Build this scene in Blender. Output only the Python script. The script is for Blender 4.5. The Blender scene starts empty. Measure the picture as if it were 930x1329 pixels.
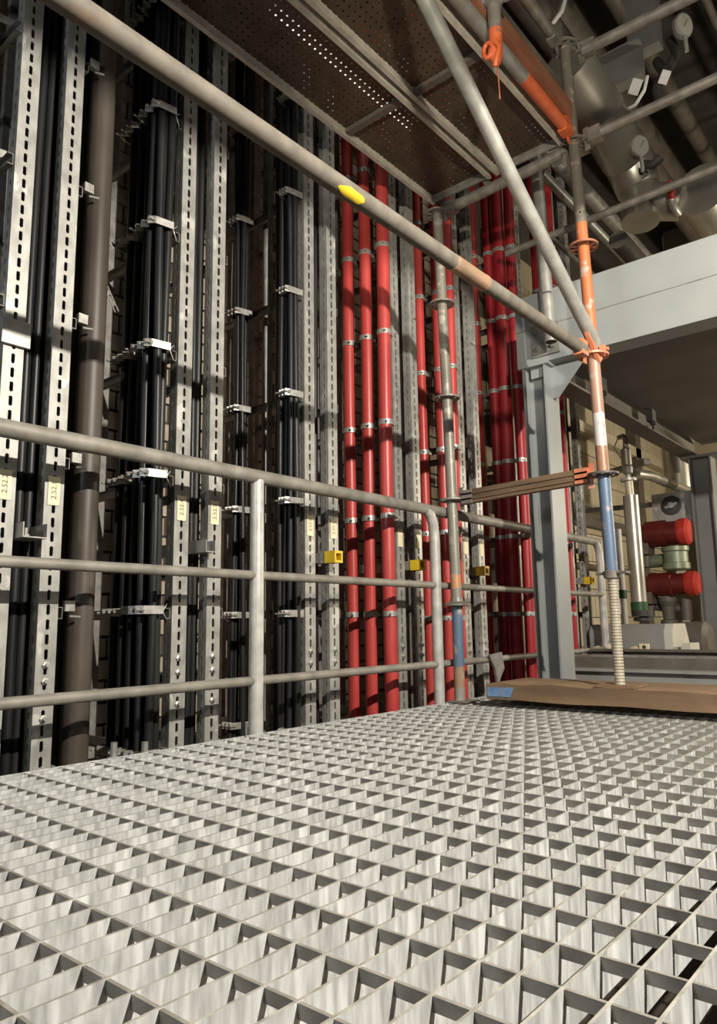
import bpy, math, random
from mathutils import Vector, Matrix
random.seed(7)
scene = bpy.context.scene
col = scene.collection
PI = math.pi

# ------------------------------------------------------------------ camera
CAM_H = 0.345
cd = bpy.data.cameras.new('camera'); cam = bpy.data.objects.new('camera', cd); col.objects.link(cam)
_p, _r, _y = math.radians(8.85), math.radians(-0.85), math.radians(40.13)
fw = Vector((-math.sin(_y)*math.cos(_p), math.cos(_y)*math.cos(_p), math.sin(_p)))
rt0 = Vector((math.cos(_y), math.sin(_y), 0)); up0 = rt0.cross(fw)
rt = rt0*math.cos(_r)+up0*math.sin(_r); up = up0*math.cos(_r)-rt0*math.sin(_r)
m = Matrix((rt, up, -fw)).transposed().to_4x4(); m.translation = (0, 0, CAM_H)
cam.matrix_world = m
cd.sensor_fit = 'VERTICAL'; cd.sensor_height = 36; cd.lens = 36*936.2/1329
cd.clip_start = 0.02; cd.clip_end = 200
scene.camera = cam

# ------------------------------------------------------------------ world, lights, exposure
w = bpy.data.worlds.new('world'); scene.world = w; w.use_nodes = True
w.node_tree.nodes['Background'].inputs[0].default_value = (0.95, 0.93, 1.0, 1)
w.node_tree.nodes['Background'].inputs[1].default_value = 0.024
def lamp(name, kind, loc, target, energy, color, size=0.2, spot=None):
    l = bpy.data.lights.new(name, kind); l.energy = energy; l.color = color
    if kind == 'AREA': l.shape = 'DISK'; l.size = size
    else: l.shadow_soft_size = size
    if spot: l.spot_size = math.radians(spot); l.spot_blend = 0.6
    o = bpy.data.objects.new(name, l); col.objects.link(o); o.location = loc
    o.rotation_euler = (Vector(target)-Vector(loc)).to_track_quat('-Z', 'Y').to_euler()
    return o
lamp('work_light', 'POINT', (1.05, 1.18, 1.92), (-1.6, 1.6, 1.0), 590, (1.0, 0.94, 0.83), 0.02)
lamp('aisle_lamp', 'AREA', (-0.9, -2.7, 1.6), (-1.5, 2.6, 0.9), 34, (0.86, 0.93, 1.0), 0.4)
lamp('under_deck_lamp', 'POINT', (0.6, 6.4, 1.40), (-2, 6, 1), 210, (1.0, 0.88, 0.68), 0.10)
lamp('roof_lamp', 'SPOT', (1.8, 2.6, 3.4), (-1.2, 4.15, 3.05), 90, (1.0, 0.92, 0.78), 0.15, 56)  # added spot to brighten the overhead pipes, not a known lamp
lamp('inspection_lamp', 'SPOT', (0.8, -0.5, 1.2), (-1.05, 3.2, 2.75), 420, (1.0, 0.92, 0.76), 0.06, 46)  # added spot, lifts the upper scaffold that the blocking plate leaves dim
vs = scene.view_settings
vs.view_transform = 'Standard'; vs.look = 'None'; vs.gamma = 1.0; vs.exposure = 0.0; vs.use_curve_mapping = False

# ------------------------------------------------------------------ materials
def new_mat(name):
    mt = bpy.data.materials.new(name); mt.use_nodes = True
    nt = mt.node_tree; return mt, nt, nt.nodes['Principled BSDF']
def mottled(name, c0, c1, scale=18, rough=(0.4, 0.6), metal=0.0, stretch=(1, 1, 1), detail=4, bump=0.0, c2=None, s2=4, t2=(0.58, 0.7), spec=0.5):
    mt, nt, b = new_mat(name); N, L = nt.nodes.new, nt.links.new
    tc = N('ShaderNodeTexCoord'); mp = N('ShaderNodeMapping'); mp.inputs['Scale'].default_value = stretch
    oi = N('ShaderNodeObjectInfo'); sc = N('ShaderNodeMath'); sc.operation = 'MULTIPLY'; L(oi.outputs['Random'], sc.inputs[0]); sc.inputs[1].default_value = 37
    va = N('ShaderNodeVectorMath'); va.operation = 'ADD'; L(tc.outputs['Object'], va.inputs[0]); L(sc.outputs[0], va.inputs[1])
    L(va.outputs[0], mp.inputs['Vector'])
    nz = N('ShaderNodeTexNoise'); nz.inputs['Scale'].default_value = scale; nz.inputs['Detail'].default_value = detail
    L(mp.outputs[0], nz.inputs['Vector'])
    cr = N('ShaderNodeValToRGB'); cr.color_ramp.elements[0].position = 0.32; cr.color_ramp.elements[1].position = 0.68
    cr.color_ramp.elements[0].color = (*c0, 1); cr.color_ramp.elements[1].color = (*c1, 1)
    L(nz.outputs['Fac'], cr.inputs[0]); out = cr.outputs[0]
    if c2:
        n2 = N('ShaderNodeTexNoise'); n2.inputs['Scale'].default_value = s2; n2.inputs['Detail'].default_value = 6
        L(mp.outputs[0], n2.inputs['Vector'])
        r2 = N('ShaderNodeValToRGB'); r2.color_ramp.elements[0].position, r2.color_ramp.elements[1].position = t2
        L(n2.outputs['Fac'], r2.inputs[0])
        mx = N('ShaderNodeMix'); mx.data_type = 'RGBA'; L(r2.outputs[0], mx.inputs['Factor'])
        L(out, mx.inputs['A']); mx.inputs['B'].default_value = (*c2, 1); out = mx.outputs['Result']
    L(out, b.inputs['Base Color'])
    mr = N('ShaderNodeMapRange'); mr.inputs['To Min'].default_value, mr.inputs['To Max'].default_value = rough
    L(nz.outputs['Fac'], mr.inputs['Value']); L(mr.outputs[0], b.inputs['Roughness'])
    b.inputs['Metallic'].default_value = metal; b.inputs['Specular IOR Level'].default_value = spec
    if bump:
        bp = N('ShaderNodeBump'); bp.inputs['Strength'].default_value = bump; bp.inputs['Distance'].default_value = 0.002
        L(nz.outputs['Fac'], bp.inputs['Height']); L(bp.outputs[0], b.inputs['Normal'])
    return mt
def banded(name, stops, metal=0.2, rough=0.5, noise=0.03, chip=(0.45, 0.43, 0.38), chip_t=(0.6, 0.66)):
    """paint that changes with height along a tube, edges broken up by noise; stops = [(z, colour)...] rising"""
    mt, nt, b = new_mat(name); N, L = nt.nodes.new, nt.links.new
    tc = N('ShaderNodeTexCoord'); sx = N('ShaderNodeSeparateXYZ'); L(tc.outputs['Object'], sx.inputs[0])
    nz = N('ShaderNodeTexNoise'); nz.inputs['Scale'].default_value = 30; nz.inputs['Detail'].default_value = 5; L(tc.outputs['Object'], nz.inputs['Vector'])
    ad = N('ShaderNodeMath'); ad.operation = 'MULTIPLY_ADD'; L(nz.outputs['Fac'], ad.inputs[0]); ad.inputs[1].default_value = noise
    L(sx.outputs['Z'], ad.inputs[2])
    z1 = 3.2; dv = N('ShaderNodeMath'); dv.operation = 'DIVIDE'; L(ad.outputs[0], dv.inputs[0]); dv.inputs[1].default_value = z1
    cr = N('ShaderNodeValToRGB'); cr.color_ramp.interpolation = 'CONSTANT'
    els = cr.color_ramp.elements
    while len(els) < len(stops): els.new(0.5)
    for e, (z, c) in zip(els, stops): e.position = (z+noise*0.5)/z1; e.color = (*c, 1)
    L(dv.outputs[0], cr.inputs[0])
    n2 = N('ShaderNodeTexNoise'); n2.inputs['Scale'].default_value = 22; n2.inputs['Detail'].default_value = 8; L(tc.outputs['Object'], n2.inputs['Vector'])
    r2 = N('ShaderNodeValToRGB'); r2.color_ramp.elements[0].position, r2.color_ramp.elements[1].position = chip_t
    L(n2.outputs['Fac'], r2.inputs[0])
    mx = N('ShaderNodeMix'); mx.data_type = 'RGBA'; L(r2.outputs[0], mx.inputs['Factor']); L(cr.outputs[0], mx.inputs['A'])
    mx.inputs['B'].default_value = (*chip, 1); L(mx.outputs['Result'], b.inputs['Base Color'])
    b.inputs['Metallic'].default_value = metal; b.inputs['Roughness'].default_value = rough
    return mt
GREY = (0.30, 0.28, 0.245)
M = {}
M['grating'] = mottled('galvanised_grating', (0.34, 0.345, 0.34), (0.62, 0.625, 0.615), 34, (0.42, 0.6), 0.2, (1, 2.6, 0.45), 8, c2=(0.74, 0.745, 0.74), s2=16, t2=(0.54, 0.70))
M['bar_top'] = mottled('worn_bar_top', (0.22, 0.205, 0.17), (0.42, 0.40, 0.35), 30, (0.5, 0.7), 0.15)
M['cross'] = mottled('dirty_cross_bar', (0.20, 0.185, 0.155), (0.34, 0.32, 0.28), 30, (0.5, 0.7), 0.2)
M['galv'] = mottled('galvanised_channel', (0.32, 0.312, 0.285), (0.46, 0.448, 0.415), 30, (0.35, 0.55), 0.35, (1, 1, 0.6), 5, c2=(0.62, 0.60, 0.56), s2=14, t2=(0.62, 0.68))
M['galv_dark'] = mottled('dull_galvanised', (0.18, 0.17, 0.155), (0.30, 0.285, 0.26), 24, (0.45, 0.65), 0.3)
M['tube'] = mottled('worn_steel_tube', (0.173, 0.155, 0.126), (0.302, 0.277, 0.238), 20, (0.4, 0.6), 0.35, (1, 1, 1), 6, c2=(0.216, 0.144, 0.086), s2=7, t2=(0.62, 0.78))
M['ledger'] = mottled('ledger_tube', (0.115, 0.10, 0.08), (0.185, 0.163, 0.135), 22, (0.6, 0.8), 0.0, (1, 1, 1), 6, c2=(0.19, 0.12, 0.07), s2=6, t2=(0.66, 0.76), spec=0.3)
M['brace'] = mottled('bright_brace_tube', (0.27, 0.265, 0.235), (0.40, 0.39, 0.355), 16, (0.32, 0.5), 0.4)
M['rail'] = mottled('handrail_steel', (0.20, 0.185, 0.155), (0.32, 0.298, 0.255), 15, (0.45, 0.65), 0.15, (1, 1, 1), 5, c2=(0.30, 0.21, 0.14), s2=5, t2=(0.64, 0.8))
M['post'] = mottled('handrail_post', (0.42, 0.41, 0.375), (0.60, 0.585, 0.545), 22, (0.35, 0.5), 0.2)
M['yellow'] = mottled('yellow_paint', (0.66, 0.43, 0.015), (0.78, 0.55, 0.03), 20, (0.4, 0.5))
M['label'] = mottled('cream_label', (0.78, 0.68, 0.45), (0.86, 0.77, 0.55), 30, (0.5, 0.6))
M['ink'] = mottled('label_ink', (0.10, 0.07, 0.06), (0.16, 0.11, 0.09), 30, (0.6, 0.7))
M['white'] = mottled('white_plastic', (0.72, 0.70, 0.66), (0.82, 0.80, 0.77), 20, (0.4, 0.5))
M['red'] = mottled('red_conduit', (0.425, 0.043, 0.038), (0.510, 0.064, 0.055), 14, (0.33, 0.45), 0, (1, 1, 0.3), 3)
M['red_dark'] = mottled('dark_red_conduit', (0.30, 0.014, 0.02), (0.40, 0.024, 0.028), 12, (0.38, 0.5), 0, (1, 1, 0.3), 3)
M['valve_dark'] = mottled('valve_maroon', (0.075, 0.007, 0.006), (0.12, 0.011, 0.009), 10, (0.35, 0.5))  # valve red darkened, shade of the actuator bodies put into the colour
M['valve_red'] = mottled('valve_red', (0.34, 0.022, 0.015), (0.46, 0.036, 0.022), 10, (0.3, 0.45))
M['black'] = mottled('black_cable', (0.010, 0.010, 0.011), (0.022, 0.021, 0.021), 16, (0.33, 0.5), 0, (1, 1, 0.2), 3, spec=0.35)
M['brown'] = mottled('brown_pipe', (0.045, 0.035, 0.027), (0.075, 0.060, 0.047), 8, (0.4, 0.55), 0, (1, 1, 0.4), 4)
M['clamp'] = mottled('zinc_clamp', (0.38, 0.365, 0.33), (0.54, 0.525, 0.485), 40, (0.3, 0.45), 0.5)
M['brick'] = mottled('tan_brick', (0.36, 0.295, 0.225), (0.50, 0.415, 0.32), 9, (0.75, 0.9), 0, (1, 1, 1), 6)
M['block'] = mottled('cream_block', (0.42, 0.36, 0.25), (0.52, 0.45, 0.32), 5, (0.75, 0.9), 0, (1, 1, 1), 6)
M['mortar'] = mottled('dark_mortar', (0.055, 0.045, 0.035), (0.09, 0.075, 0.06), 20, (0.85, 0.95))
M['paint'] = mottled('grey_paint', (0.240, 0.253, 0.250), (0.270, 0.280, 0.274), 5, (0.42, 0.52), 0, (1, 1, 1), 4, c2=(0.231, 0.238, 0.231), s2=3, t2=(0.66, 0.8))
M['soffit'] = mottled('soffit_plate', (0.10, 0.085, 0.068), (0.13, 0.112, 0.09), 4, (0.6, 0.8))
M['deck_rail'] = mottled('deck_side_rail', (0.42, 0.38, 0.31), (0.58, 0.53, 0.45), 18, (0.5, 0.7), 0.1)
M['wood'] = mottled('scaffold_timber', (0.161, 0.096, 0.050), (0.260, 0.167, 0.093), 12, (0.65, 0.85), 0, (0.12, 1.4, 1.4), 6, bump=0.3)
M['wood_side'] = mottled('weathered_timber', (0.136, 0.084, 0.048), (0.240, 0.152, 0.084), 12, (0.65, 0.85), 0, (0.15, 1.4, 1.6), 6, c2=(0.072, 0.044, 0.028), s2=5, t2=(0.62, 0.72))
M['blue'] = mottled('blue_paint', (0.10, 0.20, 0.40), (0.20, 0.32, 0.50), 30, (0.5, 0.6), 0, c2=(0.3, 0.22, 0.15), s2=25, t2=(0.55, 0.65))
M['orange'] = mottled('orange_paint', (0.612, 0.111, 0.034), (0.722, 0.170, 0.060), 20, (0.4, 0.55))
M['orange_worn'] = mottled('worn_orange', (0.50, 0.15, 0.07), (0.62, 0.24, 0.13), 24, (0.45, 0.6), 0, c2=(0.4, 0.33, 0.27), s2=12, t2=(0.55, 0.7))
M['rust_patch'] = mottled('rust_patch', (0.20, 0.14, 0.095), (0.36, 0.215, 0.125), 26, (0.4, 0.55), 0.1, (1, 0.3, 1), 6, c2=(0.62, 0.42, 0.28), s2=20, t2=(0.55, 0.7))
M['toe'] = mottled('rusty_toe_board', (0.22, 0.085, 0.045), (0.36, 0.15, 0.08), 12, (0.55, 0.7), 0, (1, 0.3, 1))
M['spindle'] = mottled('spindle_steel', (0.42, 0.37, 0.28), (0.55, 0.50, 0.40), 40, (0.4, 0.55), 0.3)
M['insul'] = mottled('aluminium_cladding', (0.40, 0.375, 0.32), (0.52, 0.49, 0.43), 5, (0.28, 0.42), 0.75)
M['dark'] = mottled('dark_metal', (0.03, 0.028, 0.026), (0.055, 0.05, 0.045), 12, (0.5, 0.7))
M['dusty'] = mottled('dusty_dark_pipe', (0.10, 0.085, 0.07), (0.15, 0.13, 0.105), 10, (0.5, 0.7), 0.2)
M['concrete'] = mottled('concrete', (0.20, 0.185, 0.16), (0.28, 0.26, 0.23), 6, (0.8, 0.95))
M['lower'] = mottled('lower_floor', (0.16, 0.13, 0.10), (0.24, 0.20, 0.16), 4, (0.8, 0.95))
M['ceiling'] = mottled('dark_ceiling', (0.035, 0.03, 0.026), (0.06, 0.052, 0.045), 3, (0.8, 0.95))
M['green'] = mottled('green_band', (0.02, 0.07, 0.025), (0.04, 0.11, 0.04), 12, (0.4, 0.5))
M['greenish'] = mottled('green_valve_body', (0.16, 0.19, 0.12), (0.26, 0.28, 0.2), 12, (0.35, 0.5), 0.3)
M['pump_grey'] = mottled('pump_cover_grey', (0.24, 0.235, 0.22), (0.29, 0.285, 0.265), 6, (0.45, 0.55))
M['cream'] = mottled('cream_cover', (0.52, 0.50, 0.43), (0.60, 0.57, 0.50), 6, (0.5, 0.6))
M['steel_dark'] = mottled('shaded_column_paint', (0.17, 0.165, 0.155), (0.21, 0.205, 0.19), 6, (0.45, 0.6))  # grey column paint with the shade of the unlit column in its colour
M['spiral_blue'] = M['blue']
M['orange_std'] = banded('orange_standard_paint', [(0, GREY), (0.50, (0.115, 0.17, 0.255)), (0.93, (0.36, 0.19, 0.12)), (1.03, (0.62, 0.57, 0.54)), (1.17, (0.40, 0.23, 0.17)), (1.46, (0.50, 0.15, 0.06)), (2.00, (0.17, 0.15, 0.12))], 0.12, 0.45, 0.03, (0.42, 0.33, 0.27), (0.58, 0.68))
M['blue_std'] = banded('blue_standard_paint', [(0, GREY), (0.06, (0.36, 0.23, 0.15)), (0.14, (0.12, 0.175, 0.255)), (0.42, (0.26, 0.24, 0.20)), (0.50, (0.55, 0.27, 0.13)), (0.56, (0.26, 0.24, 0.20)), (1.2, (0.23, 0.21, 0.17))], 0.2, 0.45, 0.05, (0.42, 0.38, 0.31), (0.56, 0.66))
# perforated deck sheet: round holes punched through on a grid
def perforated():
    mt = mottled('perforated_deck_sheet', (0.066, 0.044, 0.027), (0.115, 0.08, 0.05), 9, (0.45, 0.65), 0.3)
    nt = mt.node_tree; N, L = nt.nodes.new, nt.links.new; b = nt.nodes['Principled BSDF']; out = nt.nodes['Material Output']
    tc = N('ShaderNodeTexCoord'); mp = N('ShaderNodeMapping'); mp.inputs['Scale'].default_value = (1/0.028, 1/0.028, 1/0.028)
    L(tc.outputs['Object'], mp.inputs[0]); fr = N('ShaderNodeVectorMath'); fr.operation = 'FRACTION'; L(mp.outputs[0], fr.inputs[0])
    sb = N('ShaderNodeVectorMath'); sb.operation = 'SUBTRACT'; L(fr.outputs[0], sb.inputs[0]); sb.inputs[1].default_value = (0.5, 0.5, 0)
    ml = N('ShaderNodeVectorMath'); ml.operation = 'MULTIPLY'; L(sb.outputs[0], ml.inputs[0]); ml.inputs[1].default_value = (1, 1, 0)
    ln = N('ShaderNodeVectorMath'); ln.operation = 'LENGTH'; L(ml.outputs[0], ln.inputs[0])
    lt = N('ShaderNodeMath'); lt.operation = 'LESS_THAN'; L(ln.outputs['Value'], lt.inputs[0]); lt.inputs[1].default_value = 0.13
    tr = N('ShaderNodeBsdfTransparent'); mx = N('ShaderNodeMixShader'); L(lt.outputs[0], mx.inputs[0]); L(b.outputs[0], mx.inputs[1]); L(tr.outputs[0], mx.inputs[2])
    L(mx.outputs[0], out.inputs['Surface']); return mt
M['perf'] = perforated()
em, nt, b = new_mat('fluorescent_tube'); b.inputs['Emission Color'].default_value = (1, 0.95, 0.85, 1); b.inputs['Emission Strength'].default_value = 1.6; M['glow'] = em  # glow of the tube added above the perforated deck
gl, nt, b = new_mat('gauge_glass'); b.inputs['Base Color'].default_value = (0.36, 0.35, 0.30, 1); b.inputs['Roughness'].default_value = 0.15; M['dial'] = gl

# ------------------------------------------------------------------ mesh helpers
def frame(d):
    d = Vector(d).normalized(); a = Vector((0, 0, 1)) if abs(d.z) < 0.9 else Vector((1, 0, 0))
    u = d.cross(a).normalized(); return d, u, d.cross(u).normalized()
class MB:
    def __init__(s): s.v = []; s.f = []; s.sm = []
    def add(s, vs, fs, smooth=False):
        o = len(s.v); s.v += [Vector(p) for p in vs]; s.f += [tuple(i+o for i in f) for f in fs]; s.sm += [smooth]*len(fs); return s
    def box(s, lo, hi, bevel=0):
        x0, y0, z0 = lo; x1, y1, z1 = hi
        vs = [(x0, y0, z0), (x1, y0, z0), (x1, y1, z0), (x0, y1, z0), (x0, y0, z1), (x1, y0, z1), (x1, y1, z1), (x0, y1, z1)]
        return s.add(vs, [(0, 3, 2, 1), (4, 5, 6, 7), (0, 1, 5, 4), (1, 2, 6, 5), (2, 3, 7, 6), (3, 0, 4, 7)])
    def bar(s, a, b, wu, wv, upv=(0, 0, 1)):
        """rectangular bar from a to b; wv measured along upv"""
        a, b = Vector(a), Vector(b); d = (b-a).normalized(); u = d.cross(Vector(upv)).normalized(); v = u.cross(d).normalized()
        vs = [p+u*(su*wu/2)+v*(sv*wv/2) for p in (a, b) for su, sv in ((-1, -1), (1, -1), (1, 1), (-1, 1))]
        return s.add(vs, [(0, 3, 2, 1), (4, 5, 6, 7), (0, 1, 5, 4), (1, 2, 6, 5), (2, 3, 7, 6), (3, 0, 4, 7)])
    def tube(s, pts, r, n=14, cap=True, wall=0):
        pts = [Vector(p) for p in pts]; rs = r if isinstance(r, (list, tuple)) else [r]*len(pts)
        d0 = (pts[1]-pts[0]).normalized(); _, u, v = frame(d0); rings = []
        for i, p in enumerate(pts):
            d = (pts[min(i+1, len(pts)-1)]-pts[max(i-1, 0)]).normalized()
            u = (u-d*u.dot(d)).normalized(); v = d.cross(u)
            rings.append([p+(u*math.cos(2*PI*k/n)+v*math.sin(2*PI*k/n))*rs[i] for k in range(n)])
        vs = [q for R_ in rings for q in R_]
        fs = [(i*n+k, i*n+(k+1) % n, (i+1)*n+(k+1) % n, (i+1)*n+k) for i in range(len(pts)-1) for k in range(n)]
        s.add(vs, fs, True)
        if wall:
            for end, dd in ((0, 1), (len(pts)-1, -1)):
                R0 = rings[end]; p = pts[end]; R1 = [p+(q-p)*((rs[end]-wall)/rs[end]) for q in R0]
                dirv = (pts[1]-pts[0] if end == 0 else pts[-2]-pts[-1]).normalized()*0.03
                R2 = [q+dirv for q in R1]
                s.add(R0+R1+R2+[p+dirv], [(k, (k+1) % n, n+(k+1) % n, n+k) for k in range(n)]+[(n+k, n+(k+1) % n, 2*n+(k+1) % n, 2*n+k) for k in range(n)]+[(2*n+k, 2*n+(k+1) % n, 3*n) for k in range(n)])
        elif cap:
            s.add(rings[0], [tuple(range(n))[::-1]]); s.add(rings[-1], [tuple(range(n))])
        return s
    def lathe(s, base, axis, prof, n=20, smooth=True):
        """prof = [(r, h)...] about axis from base"""
        d, u, v = frame(axis); base = Vector(base)
        ring = lambda r, h: [base+d*h+(u*math.cos(2*PI*k/n)+v*math.sin(2*PI*k/n))*r for k in range(n)]
        for (r0, h0), (r1, h1) in zip(prof, prof[1:]):
            s.add(ring(r0, h0)+ring(r1, h1), [(k, (k+1) % n, n+(k+1) % n, n+k) for k in range(n)], smooth)
        if prof[0][0] > 1e-4: s.add(ring(*prof[0]), [tuple(range(n))[::-1]])
        if prof[-1][0] > 1e-4: s.add(ring(*prof[-1]), [tuple(range(n))])
        return s
    def prism(s, poly, a, thick):
        """planar polygon (list of 3D points) extruded by vector thick"""
        t = Vector(thick); n = len(poly); vs = [Vector(p) for p in poly]+[Vector(p)+t for p in poly]
        return s.add(vs, [tuple(range(n))[::-1], tuple(range(n, 2*n))]+[(k, (k+1) % n, n+(k+1) % n, n+k) for k in range(n)])
    def mesh(s, name, mat, off=Vector((0, 0, 0))):
        me = bpy.data.meshes.new(name); me.from_pydata([p-off for p in s.v], [], s.f)
        me.polygons.foreach_set('use_smooth', s.sm); me.materials.append(mat); me.update(); return me
ORG = {}
def tag(o, label=None, cat=None, group=None, kind=None):
    if label: o['label'] = label
    if cat: o['category'] = cat
    if group: o['group'] = group
    if kind: o['kind'] = kind
    return o
def thing(name, loc, label=None, cat=None, group=None, kind=None):
    o = bpy.data.objects.new(name, None); col.objects.link(o); o.location = loc; o.empty_display_size = 0.05
    ORG[o.name] = Vector(loc); return tag(o, label, cat, group, kind)
def part(name, mb, mat, root, label=None, kind=None):
    """mesh in world coordinates, stored relative to the root's origin"""
    off = ORG[root.name]; me = mb.mesh(name, M[mat] if isinstance(mat, str) else mat, off)
    o = bpy.data.objects.new(name, me); col.objects.link(o); o.parent = root; ORG[o.name] = off
    return tag(o, label, None, None, kind)
def solo(name, mb, mat, label=None, cat=None, group=None, kind=None, loc=None):
    vs = mb.v; off = Vector(loc) if loc else Vector((sum(p.x for p in vs)/len(vs), sum(p.y for p in vs)/len(vs), min(p.z for p in vs)))
    me = mb.mesh(name, M[mat] if isinstance(mat, str) else mat, off)
    o = bpy.data.objects.new(name, me); col.objects.link(o); o.location = off; ORG[o.name] = off
    return tag(o, label, cat, group, kind)
def inst(name, me, parent, loc):
    """one more object on shared mesh data; loc is a world position"""
    o = bpy.data.objects.new(name, me); col.objects.link(o); o.parent = parent; o.location = Vector(loc)-ORG[parent.name]; ORG[o.name] = Vector(loc); return o
def struct(name, mb, mat): return solo(name, mb, mat, kind='structure')

# ------------------------------------------------------------------ the setting
# grating floor
BX0, BP = -0.385, 0.0453
CY0, CP = 0.783, 0.0877
GX0, GX1, DEPTH = -1.812, 0.62, 0.041
floor = thing('floor', (0, 0, 0), kind='structure')
ys = CY0+9*CP
k0, k1 = math.ceil((GX0+0.012-BX0)/BP), math.floor((GX1-BX0)/BP)
for (y0, y1) in ((-0.27, ys-0.001), (ys+0.001, 3.46)):
    pm = MB()
    for xx in (GX0, GX1-0.004): pm.box((xx, y0+0.004, -DEPTH), (xx+0.004, y1-0.004, 0.001))
    panel = part('grating_panel', pm, 'grating', floor)
    for yy in (y0, y1-0.002): part('end_bar', MB().box((GX0+0.004, yy, -0.0145), (GX1-0.004, yy+0.002, -0.001)), 'cross', panel)
    L = y1-y0-0.004
    bars = [MB().box((-0.0018, 0, -DEPTH), (0.0018, L, 0)).mesh('bearing_bar', M['grating'])]
    bars[0].materials.append(M['bar_top']); bars[0].polygons[1].material_index = 1
    for k in range(k0, k1+1): 
        o = inst('bearing_bar', bars[0], panel, (BX0+k*BP, y0+0.002, 0)); o.parent = panel
    cm = MB().box((GX0+0.004, -0.0022, -0.0145), (GX1-0.004, 0.0022, -0.0006)).mesh('cross_bar', M['cross'])
    j = math.ceil((y0+0.02-CY0)/CP)
    while CY0+j*CP < y1-0.02:
        inst('cross_bar', cm, panel, (0, CY0+j*CP, 0)); j += 1
struct('floor_lower', MB().box((-1.86, -4, -1.45), (9, 9.4, -1.4)), 'lower')
struct('floor_ledge', MB().box((-2.66, -3, -1.45), (-1.88, 9.4, -0.13)), 'concrete')
# beams and pipes under the grating
t = thing('support_beam', (-0.16, 1.5, -0.25), 'dark steel beam under the grating at lower right', 'beam')
part('web', MB().box((-0.165, -1, -0.20), (-0.155, 3.45, -0.058)), 'dusty', t)
part('flange', MB().box((-0.21, -1, -0.058), (-0.11, 3.45, -0.046)), 'dusty', t)
part('flange', MB().box((-0.21, -1, -0.212), (-0.11, 3.45, -0.20)), 'dusty', t)
t = thing('edge_beam', (-1.83, 1.5, -0.25), 'steel edge beam carrying the grating along the pipe racks', 'beam')
part('web', MB().box((-1.805, -1, -0.20), (-1.797, 3.45, -0.057)), 'galv_dark', t)
part('flange', MB().box((-1.81, -1, -0.057), (-1.74, 3.45, -0.046)), 'galv_dark', t)
for i, (x, z, r, lab) in enumerate(((-0.33, -0.36, 0.03, 'thin brown pipe running below the grating'), (0.02, -0.30, 0.045, 'thick brown pipe below the grating, nearest the lower right corner'))):
    mb = MB().tube([(x, -1, z), (x, 3.4, z)], r); solo('floor_pipe', mb, 'toe', lab, 'pipe')
# wall with bricks
wall = struct('wall_left', MB().box((-2.68, -3, -0.13), (-2.612, 9.4, 5.4)), 'mortar')
bm_ = MB().box((0, -0.119, -0.0355), (0.014, 0.119, 0.0355)).mesh('brick', M['brick'])
spots = []
for r_ in range(-1, 42):
    z = 0.02+r_*0.083
    for q in range(16):
        y = 0.55+q*0.25+(0.125 if r_ % 2 else 0)
        if y < 4.25: spots.append((y, z))
key = lambda s: (s[0]-1.2)**2*0.6+(s[1]-0.9)**2+s[0]*0.2
spots.sort(key=key)
for (y, z) in spots[:300]: inst('brick', bm_, wall, (-2.612, y, z))
rest = MB()
for (y, z) in spots[300:]: rest.box((-2.612, y-0.119, z-0.0355), (-2.598, y+0.119, z+0.0355))
part('brick_field', rest, 'brick', wall, kind='stuff')
kb = MB().box((0, -0.246, -0.121), (0.014, 0.246, 0.121)).mesh('block', M['block'])
for r_ in range(14):
    for q in range(10):
        y = 4.62+q*0.5+(0.25 if r_ % 2 else 0)
        if y < 9.2: inst('block', kb, wall, (-2.612, y, r_*0.25))
struct('wall_end', MB().box((-2.6, 9.4, -0.13), (9, 9.5, 5.4)), 'block')
struct('ceiling', MB().box((-2.68, -5, 5.4), (9, 9.5, 5.5)), 'ceiling')

# ------------------------------------------------------------------ handrail
RX = -1.835
rail = thing('handrail', (RX, 1.6, 0), 'galvanised tube handrail with two knee rails along the grating edge', 'railing')
for (z, r, nm) in ((0.852, 0.0245, 'top_rail'), (0.513, 0.0155, 'knee_rail'), (0.166, 0.0155, 'knee_rail')):
    part(nm, MB().tube([(RX, y, z) for y in (-0.9, 0.4, 1.2, 2.0, 2.8, 3.6, 4.60)], r, 16), 'rail', rail)
for y in (0.30, 1.64, 2.71, 3.62, 4.62):
    if abs(y-3.62) < 0.01: continue
    z1 = 0.80
    if y in (0.30, 1.64): pts = [(RX, y, -0.1), (RX, y, 0.4), (RX, y, 0.84)]; rr = [0.0245, 0.0245, 0.0225]
    else: pts = [(RX, y, -0.1), (RX, y, 0.72), (RX, y-0.008, 0.79), (RX, y-0.035, 0.835), (RX, y-0.07, 0.85)]; rr = [0.024]*5
    part('post', MB().tube(pts, rr, 16), 'post', rail)
part('splice_bracket', MB().prism([(RX+0.02, 3.10, 0.19), (RX+0.02, 3.22, 0.20), (RX+0.02, 3.24, 0.12), (RX+0.02, 3.17, 0.05), (RX+0.02, 3.15, 0.12)], None, (0.012, 0, 0)), 'galv_dark', rail)

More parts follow.
